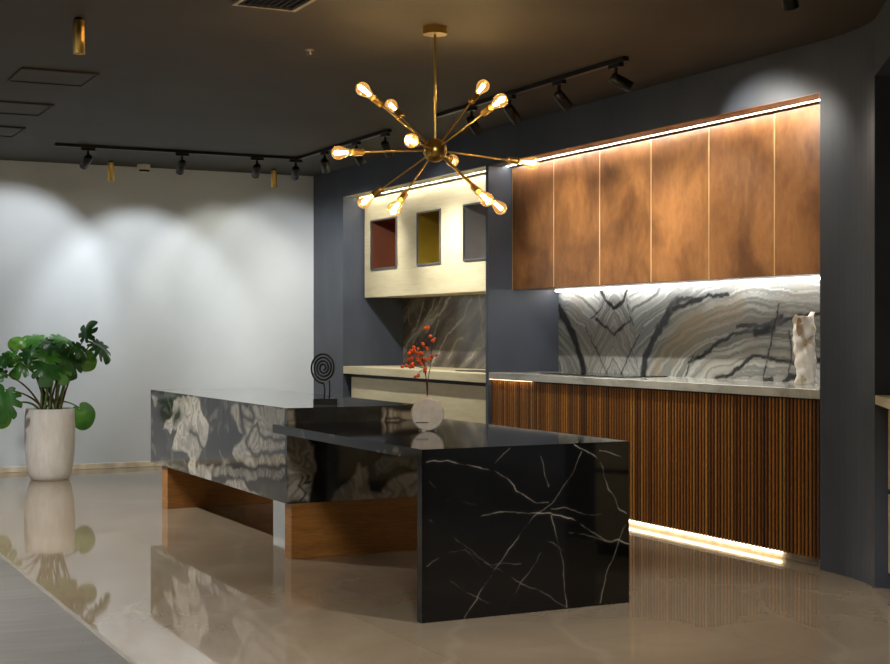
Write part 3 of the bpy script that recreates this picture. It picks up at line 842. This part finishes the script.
# ------------------------------------------------------------------ potted monstera
PX, PY = 2.375, 12.05
pl = thing('potted_monstera', 'green monstera plant in a tall pale stone pot by the white wall', 'potted plant', (PX, PY, 0))
prof = [(0, .142), (.012, .158), (.06, .176), (.16, .193), (.30, .203), (.45, .204), (.585, .198), (.588, .190), (.585, .182), (.54, .180)]
MB().lathe((PX, PY, 0), (0, 0, 1), prof, 48).build('pot', M['pot_stone'], pl)
MB().cyl((PX, PY, .541), (PX, PY, .552), .178, seg=32).build('soil', M['soil'], pl)
def leaf_mesh(size, cuts, droop):
    """heart shaped monstera blade in local axes: +y is the tip, z up"""
    out = []
    N = 72
    for k in range(N):
        t = 2 * PI * k / N
        a_ = abs((t + PI) % (2 * PI) - PI)              # 0 at the tip, pi at the stalk notch
        r = 1.0 + .28 * math.cos(a_) - .10 * math.cos(2 * a_)
        r *= 1 - .55 * math.exp(-((PI - a_) / .22) ** 2)
        if cuts and .35 < a_ < 2.5:
            ph = (a_ - .35) / (2.15) * cuts
            r *= 1 - .46 * math.exp(-(((ph % 1) - .5) / .16) ** 2)
        out.append((math.sin(t) * r * .82, math.cos(t) * r))
    v, f = [(0, 0, .0)], []
    RN = 5
    for j in range(1, RN + 1):
        for x, y in out:
            x, y = x * j / RN, y * j / RN
            z = -.28 * abs(x) ** 1.5 - droop * max(0, y) ** 2 * .45 - .06 * max(0, -y) + .03 * math.sin(7 * x + 3 * y)
            v.append((x, y, z + .10 * abs(x)))
    for k in range(N):
        k2 = (k + 1) % N
        f.append((0, 1 + k2, 1 + k))
        for j in range(RN - 1):
            b = 1 + j * N
            f.append((b + k, b + k2, b + N + k2, b + N + k))
    return [(Vector(p) * size) for p in v], f
#        centre of blade            size  facing (normal)      tip direction        kind    cuts
LV = [((1.99, 11.90, 1.01), .075, (-.3, -.7, .6), (-1, -.2, -.3), 'leaf_dark', 3),
      ((2.12, 12.08, 1.11), .072, (-.2, -.9, .3), (-.5, 0, 1), 'leaf_light', 0),
      ((2.24, 12.12, 1.08), .105, (.1, -.9, .35), (.6, 0, .6), 'leaf_light', 0),
      ((2.14, 11.96, .96), .105, (-.2, -.75, .6), (-.6, -.3, -.5), 'leaf_mid', 3),
      ((2.29, 12.12, 1.17), .12, (0, -.45, .9), (-1, -.3, 0), 'leaf_mid', 3),
      ((2.36, 11.97, 1.13), .11, (.1, -.6, .75), (.4, -.4, -.2), 'leaf_dark', 4),
      ((2.45, 11.92, 1.06), .105, (.15, -.85, .5), (.2, -.3, -.9), 'leaf_dark', 3),
      ((2.51, 11.90, .99), .125, (.2, -.9, .3), (.15, -.2, -1), 'leaf_dark', 4),
      ((2.52, 12.05, 1.15), .09, (.3, -.5, .8), (.7, .1, .5), 'leaf_mid', 3),
      ((2.655, 11.99, 1.20), .105, (-.8, -.5, .2), (.25, 0, 1), 'leaf_dark', 3),
      ((2.74, 11.90, 1.11), .125, (.35, -.6, .7), (.7, -.3, -.7), 'leaf_dark', 5),
      ((2.64, 12.05, 1.00), .095, (-.4, -.8, .3), (.9, 0, -.7), 'leaf_light', 0),
      ((2.31, 11.86, .95), .135, (0, -.7, .7), (-.1, -.5, -.7), 'leaf_dark', 4),
      ((1.965, 11.82, .70), .16, (-.1, -.9, .4), (-.3, -.2, -1), 'leaf_dark', 4),
      ((1.975, 11.98, .55), .085, (.1, -.9, .3), (.2, -.1, -1), 'leaf_light', 0),
      ((2.63, 12.0, .55), .115, (.15, -.95, .2), (.5, 0, -1), 'leaf_mid', 0),
      ((1.97, 11.93, .88), .07, (-.2, -.8, .5), (-1, -.2, .2), 'leaf_dark', 2),
      ((2.41, 11.88, .92), .105, (.1, -.7, .7), (.3, -.4, -.6), 'leaf_mid', 3),
      ((2.56, 11.88, 1.09), .095, (.3, -.7, .6), (.6, -.2, -.4), 'leaf_dark', 3),
      ((2.43, 12.0, 1.16), .1, (.1, -.6, .8), (.5, -.1, .3), 'leaf_mid', 3),
      ((2.33, 11.9, 1.03), .12, (-.1, -.8, .5), (-.3, -.3, -.8), 'leaf_mid', 4),
      ((2.46, 12.02, .97), .11, (.1, -.9, .3), (.3, -.2, -.9), 'leaf_dark', 3),
      ((2.06, 11.98, 1.02), .085, (-.3, -.7, .6), (-.9, -.2, -.2), 'leaf_mid', 2),
      ((2.22, 11.98, 1.05), .1, (-.1, -.7, .7), (-.5, -.3, -.6), 'leaf_dark', 3)]
for i, (c, s, nrm, tip, mt, cuts) in enumerate(LV):
    c = Vector(c); nz = Vector(nrm).normalized(); ty = Vector(tip); ty = (ty - nz * ty.dot(nz)).normalized(); tx = ty.cross(nz)
    vs_, fs_ = leaf_mesh(s * 1.08, cuts, .9)
    lf = MB().add([c + tx * p.x + ty * p.y + nz * p.z for p in vs_], fs_, True).build('leaf', M[mt], pl, weld=False)
    at_ = c - ty * s * .40
    a0 = 2 * PI * i / len(LV) * 2.4
    root = Vector((PX + .075 * math.cos(a0), PY + .065 * math.sin(a0) - .02, .545))
    out_ = Vector((at_.x - root.x, at_.y - root.y, 0))
    mid = root + out_ * .30 + Vector((0, 0, (at_.z - root.z) * .62 + .10 * out_.length + (.12 if at_.z < .7 else 0)))
    cur = []
    for k in range(13):
        t = k / 12; cur.append(root * (1 - t) ** 2 + mid * 2 * t * (1 - t) + at_ * t * t)
    MB().tube(cur, .0105, 7, .005).build('stalk', M['stem_brown'] if i % 3 == 1 else M['stem_green'], lf)
# ------------------------------------------------------------------ ceiling fittings
HUB = Vector((3.083, 6.264, 2.108))
ch = thing('chandelier', 'brass starburst chandelier with twelve glowing amber bulbs hanging over the table', 'chandelier', (3.083, 6.264, CEIL))
MB().cyl(HUB + Vector((0, 0, .565)), HUB + Vector((0, 0, .602)), .06, seg=40).build('canopy', M['brass'], ch, bevel=.003)
rod = MB().cyl(HUB + Vector((0, 0, .04)), HUB + Vector((0, 0, .566)), .0065, seg=14)
rod.cyl(HUB + Vector((0, 0, .235)), HUB + Vector((0, 0, .262)), .0095, seg=14)
rod.build('rod', M['brass'], ch)
hb = MB().lathe(HUB - Vector((0, 0, .057)), (0, 0, 1), [(.057 - .057 * math.cos(t), .057 * math.sin(t) + .0004) for t in [PI * k / 18 for k in range(19)]], 36)
hub = hb.build('hub', M['dark_brass'], ch)
m = MB()
for a_ in (-.5, .1, .7):
    pp = [HUB + Vector((math.cos(a_) * math.cos(t), math.sin(a_) * math.cos(t), math.sin(t))) * .0574 for t in [2 * PI * k / 40 for k in range(41)]]
    m.tube(pp, .0022, 6)
m.build('seam_ring', M['brass'], hub)
TIPS = [(-0.402, -0.067, 0.250), (-0.049, 0.395, 0.265), (-0.300, -0.372, -0.017), (-0.474, 0.049, -0.033), (-0.208, 0.368, -0.224), (-0.305, -0.202, -0.308),
        (0.067, -0.393, -0.263), (0.398, 0.080, -0.253), (0.454, -0.140, -0.052), (0.287, 0.382, 0.007), (0.314, 0.104, 0.345), (0.122, -0.424, 0.184)]
bulb_prof = [(0, .013), (.012, .0135), (.03, .019), (.05, .0265), (.066, .0325), (.080, .0325), (.094, .027), (.103, .016), (.107, .002)]
for t in TIPS:
    d = Vector(t).normalized()
    arm = MB().cyl(HUB + d * .048, HUB + d * .372, .0048, seg=12).build('arm', M['brass'], ch)
    MB().lathe(HUB + d * .362, d, [(0, .008), (.004, .0155), (.012, .0165), (.046, .0165), (.05, .0185), (.058, .0185), (.060, .0165)], 20).build('socket', M['dark_brass'], arm)
    MB().lathe(HUB + d * .419, d, bulb_prof, 24, caps=False).build('bulb', M['amber_glass'], arm)
    p = d.orthogonal().normalized(); q = d.cross(p)
    m = MB()
    for k in range(4):
        o_ = (p * math.cos(k * PI / 2 + .4) + q * math.sin(k * PI / 2 + .4))
        m.tube([HUB + d * .445 + o_ * .004, HUB + d * .500 + o_ * .0075], .0034, 6)
    m.build('filament', M['filament'], arm)
    L = bpy.data.lights.new('bulb_light', 'POINT'); L.energy = CH_W; L.color = (1.0, .76, .46); L.shadow_soft_size = .012
    lo = bpy.data.objects.new('bulb_light', L); lo.location = HUB + d * .475; COL.objects.link(lo)

def track(name_pts, label):
    m = MB()
    (x0, y0), (x1, y1) = name_pts
    if abs(x1 - x0) > abs(y1 - y0): m.box(x0, y0 - .017, 2.685, x1, y0 + .017, CEIL)
    else: m.box(x0 - .017, y0, 2.685, x0 + .017, y1, CEIL)
    t_ = tag(m.build('lighting_track', M['black_metal'], bevel=.002), label, 'lighting track', 'black ceiling tracks')
    return t_
track(((2.294, 11.44), (4.313, 11.44)), 'black ceiling track in front of the white wall')
track(((4.33, 9.55), (4.33, 11.457)), 'black ceiling track in front of the cream cupboard')
track(((4.33, 6.46), (4.33, 8.75)), 'black ceiling track in front of the copper cupboards')
track(((3.76, 3.2), (3.76, 4.62)), 'short black ceiling track at the upper right')

def spot(base, along, aim, watt, label, col=(1, .95, .88), ang=62, lab_group=None, blend=.8, ln=.125):
    """track head: adapter under the track, stem, yoke, tilted can and lens"""
    b = Vector(base); al = Vector(along)
    s = thing('track_spotlight', label, 'spotlight', b, G1 if al.x else G2)
    ac = Vector((al.y, al.x, 0))
    MB().obox(b + Vector((0, 0, -.012)), al * .055, ac * .015, Vector((0, 0, .012))).build('adapter', M['black_metal'], s, bevel=.002)
    MB().cyl(b + Vector((0, 0, -.024)), b + Vector((0, 0, -.066)), .010, seg=14).build('stem', M['black_metal'], s)
    piv = b + Vector((0, 0, -.086))
    d = (Vector(aim) - piv).normalized()
    side = d.cross(Vector((0, 0, 1))).normalized()
    MB().tube([piv + side * .03 + Vector((0, 0, -.01)), piv + side * .029 + Vector((0, 0, .016)), piv + Vector((0, 0, .022)), piv - side * .029 + Vector((0, 0, .016)), piv - side * .03 + Vector((0, 0, -.01))], .0045, 8).build('yoke', M['black_metal'], s)
    a0 = piv - d * .03
    MB().lathe(a0, d, [(0, .020), (.004, .026), (.02, .0315), (ln, .0325), (ln, .029), (ln - .012, .0245)], 28).build('can', M['black_metal'], s)
    MB().cyl(a0 + d * (ln - .0115), a0 + d * (ln - .009), .0243, seg=24).build('lens', M['lens'], s)
    if watt:
        L = bpy.data.lights.new('spot_beam', 'SPOT'); L.energy = watt; L.color = col; L.spot_size = math.radians(ang); L.spot_blend = blend; L.shadow_soft_size = .022
        o_ = bpy.data.objects.new('spot_beam', L); o_.location = a0 + d * (ln + .004)
        o_.rotation_euler = d.to_track_quat('-Z', 'Y').to_euler(); COL.objects.link(o_)
    return s
G1 = 'track spotlights along the white wall'; G2 = 'track spotlights on the kitchen side'
TZ = 2.685
CW = (.94, .97, 1.0); WW = (1.0, .96, .89)
spot((2.553, 11.44, TZ), (1, 0, 0), (2.15, 12.78, 1.55), SP_W, 'leftmost black track spotlight by the white wall, tilted left', CW, 76, blend=.5)
spot((3.319, 11.44, TZ), (1, 0, 0), (3.32, 12.78, 1.36), SP_W, 'black track spotlight hanging nearly straight, beside the white smoke detector', CW, 74, blend=.5)
spot((3.964, 11.44, TZ), (1, 0, 0), (4.14, 12.78, 1.5), SP_W * .55, 'black track spotlight just left of the rear brass cylinder by the corner', (1, .97, .86), 72, blend=.5)
spot((4.31, 11.44, TZ), (1, 0, 0), (4.68, 12.78, 1.55), SP_W * .4, 'black track spotlight just right of the rear brass cylinder, at the track corner', CW, 76, blend=.5)
spot((4.33, 10.83, TZ), (0, 1, 0), (5.1, 12.1, 1.3), SK_W * 1.5, 'black track spotlight nearest the track corner, aimed at the dark wall', WW, 84)
spot((4.33, 10.17, TZ), (0, 1, 0), (5.35, 10.3, 1.05), SK_W * 1.7, 'black track spotlight behind the leftmost chandelier bulb', WW, 84)
spot((4.33, 9.63, TZ), (0, 1, 0), (5.2, 10.2, 1.55), SK_W * .6, 'black track spotlight at the near end of the track by the cream cupboard', WW, 100)
spot((4.33, 8.26, TZ), (0, 1, 0), (5.2, 8.45, 1.55), SK_W, 'black track spotlight fourth from the near end, behind the upper right bulbs', WW, 84)
spot((4.33, 7.75, TZ), (0, 1, 0), (5.2, 7.62, 1.5), SK_W, 'black track spotlight third from the near end of the copper kitchen track', WW, 84)
spot((4.33, 7.156, TZ), (0, 1, 0), (5.2, 6.95, 1.55), SK_W, 'black track spotlight second from the near end of the copper kitchen track', WW, 84)
spot((4.33, 6.56, TZ), (0, 1, 0), (5.1, 6.12, 2.12), SK_W * .6, 'black track spotlight at the near end of the copper kitchen track', WW, 74, blend=.8)
spot((3.76, 4.47, TZ), (0, 1, 0), (4.95, 5.2, .2), SK_W * .05, 'black track spotlight alone at the upper right of the ceiling', WW, 84)

def downlight(x, y, label, lit):
    d = thing('cylinder_downlight', label, 'downlight', (x, y, CEIL), 'brass cylinder downlights')
    MB().cyl((x, y, CEIL - .012), (x, y, CEIL), .020, seg=24).build('mount', M['black_metal'], d)
    MB().lathe((x, y, CEIL - .012), (0, 0, -1), [(0, .0275), (.158, .0275), (.158, .0235), (.150, .0225)], 32).build('tube', M['brass'], d)
    MB().cyl((x, y, CEIL - .165), (x, y, CEIL - .161), .0225, seg=24).build('lens', M['lens'] if lit else M['lens_off'], d)
    if lit:
        L = bpy.data.lights.new('down_beam', 'SPOT'); L.energy = 2.2; L.color = (.85, .93, 1.0); L.spot_size = math.radians(76); L.spot_blend = .25; L.shadow_soft_size = .018
        o_ = bpy.data.objects.new('down_beam', L); o_.location = (x, y, CEIL - .174); COL.objects.link(o_)
downlight(1.484, 6.84, 'brass cylinder downlight nearest, high on the left of the ceiling', False)
downlight(2.974, 12.44, 'lit brass cylinder downlight left of the smoke detector', True)
downlight(4.453, 12.38, 'unlit brass cylinder downlight by the corner of the dark wall', False)

sd = thing('smoke_detector', 'small white smoke detector on the ceiling by the white wall', 'smoke detector', (3.30, 12.58, CEIL))
MB().lathe((3.30, 12.58, CEIL), (0, 0, -1), [(0, .058), (.038, .058), (.046, .052), (.048, .045)], 32).build('body', M['white_plastic'], sd)
m = MB()
for k in range(5):
    a_ = -PI / 2 - .9 + k * .42
    m.obox((3.30 + .047 * math.cos(a_), 12.58 + .047 * math.sin(a_), CEIL - .056), (.009, 0, 0), (0, .008, 0), (0, 0, .008))
m.build('vent_slot', M['black_matt'], sd)
MB().lathe((3.30, 12.58, CEIL - .048), (0, 0, -1), [(0, .038), (.018, .036), (.022, .02)], 28).build('cap', M['white_plastic'], sd)

ac = thing('air_vent', 'black ceiling air vent with a pale frame at the top of the photo', 'air vent', (2.18, 5.9, CEIL))
m = MB(); x0, x1, y0, y1, fz = 2.03, 2.335, 5.55, 6.205, CEIL - .014
m.box(x0, y0, fz, x1, y0 + .02, CEIL); m.box(x0, y1 - .02, fz, x1, y1, CEIL); m.box(x0, y0 + .02, fz, x0 + .02, y1 - .02, CEIL); m.box(x1 - .02, y0 + .02, fz, x1, y1 - .02, CEIL)
m.build('frame', plain('vent_frame', (150, 138, 118), .5), ac)
m = MB()
for k in range(9):
    x = x0 + .03 + k * .03
    m.obox((x + .005, (y0 + y1) / 2, CEIL - .008), (.006, 0, .005), (0, (y1 - y0) / 2 - .02, 0), (.001, 0, -.0012))
m.build('louvre', M['black_metal'], ac)
sk = thing('sprinkler', 'tiny pale sprinkler head on the ceiling left of the chandelier canopy', 'sprinkler', (2.74, 7.07, CEIL))
MB().lathe((2.74, 7.07, CEIL), (0, 0, -1), [(0, .024), (.004, .022), (.006, .010), (.02, .008), (.022, .014), (.024, .014)], 20).build('head', M['trim_stone'], sk)
for (x0, x1, y0, y1), lb in (((1.47, 1.905, 8.24, 8.69), 'dark square ceiling access hatch nearest the brass downlight'), ((1.46, 1.90, 9.50, 10.0), 'dark square ceiling access hatch between two others'), ((1.47, 1.93, 10.66, 11.17), 'dark square ceiling access hatch closest to the white wall')):
    h_ = thing('access_hatch', lb, 'ceiling hatch', ((x0 + x1) / 2, (y0 + y1) / 2, CEIL), 'square ceiling access hatches')
    MB().box(x0 + .012, y0 + .012, CEIL - .006, x1 - .012, y1 - .012, CEIL).build('panel', M['ceiling_paint'], h_, bevel=.001)
    m = MB(); z_ = CEIL - .012
    m.box(x0, y0, z_, x1, y0 + .01, CEIL); m.box(x0, y1 - .01, z_, x1, y1, CEIL); m.box(x0, y0 + .01, z_, x0 + .01, y1 - .01, CEIL); m.box(x1 - .01, y0 + .01, z_, x1, y1 - .01, CEIL)
    m.build('frame', M['ceiling_paint'], h_)

L = bpy.data.lights.new('table_fill_beam', 'SPOT'); L.energy = 85; L.color = (1.0, .95, .87); L.spot_size = math.radians(62); L.spot_blend = .7; L.shadow_soft_size = .25  # added unseen spot, brightens the table and vase from the front
o_ = bpy.data.objects.new('table_fill_beam', L); o_.location = (1.5, 2.8, 2.4); o_.rotation_euler = (Vector((3.1, 6.3, .4)) - o_.location).to_track_quat('-Z', 'Y').to_euler(); COL.objects.link(o_)
for x in (1.1, -.2):  # added unseen wall washers, brighten the white wall further left
    L = bpy.data.lights.new('wall_fill_beam', 'SPOT'); L.energy = SP_W; L.color = (.94, .97, 1.0); L.spot_size = math.radians(70); L.spot_blend = .8; L.shadow_soft_size = .025
    o_ = bpy.data.objects.new('wall_fill_beam', L); o_.location = (x, 11.65, 2.58); o_.rotation_euler = (Vector((x - .2, 12.79, 1.5)) - o_.location).to_track_quat('-Z', 'Y').to_euler(); COL.objects.link(o_)
# added fill lamps just under the ceiling, out of view and without fittings
for x, y, wt, sz in ((.2, 3.2, RM_W * .8, 115), (-1.2, 6.6, RM_W * 2.2, 115), (.8, 9.5, RM_W * 1.3, 128), (3.3, 4.1, RM_W * .5, 96)):
    L = bpy.data.lights.new('fill_lamp', 'SPOT'); L.energy = wt; L.color = (1.0, .97, .93); L.spot_size = math.radians(sz); L.spot_blend = .6; L.shadow_soft_size = .08
    o_ = bpy.data.objects.new('fill_lamp', L); o_.location = (x, y, CEIL - .05); COL.objects.link(o_)

wd = bpy.data.worlds.new('showroom_air'); SC.world = wd; wd.use_nodes = True
wd.node_tree.nodes['Background'].inputs['Color'].default_value = (.9, .93, 1.0, 1)
wd.node_tree.nodes['Background'].inputs['Strength'].default_value = .05

# ------------------------------------------------------------------ camera
cd = bpy.data.cameras.new('camera'); cam = bpy.data.objects.new('camera', cd); COL.objects.link(cam)
cd.sensor_fit = 'HORIZONTAL'; cd.sensor_width = 36; cd.lens = 36 * 1429 / 890
cam.location = (0, 0, 1.22); cam.rotation_euler = (PI / 2, 0, -math.atan2(.4478, .894))
cd.clip_start = .05; cd.clip_end = 100
SC.camera = cam
SC.view_settings.view_transform = 'Standard'; SC.view_settings.look = 'None'
SC.view_settings.exposure = EXPO; SC.view_settings.gamma = 1; SC.view_settings.use_curve_mapping = False
SC.cycles.use_denoising = True
SC.cycles.max_bounces = 10; SC.cycles.sample_clamp_indirect = 6
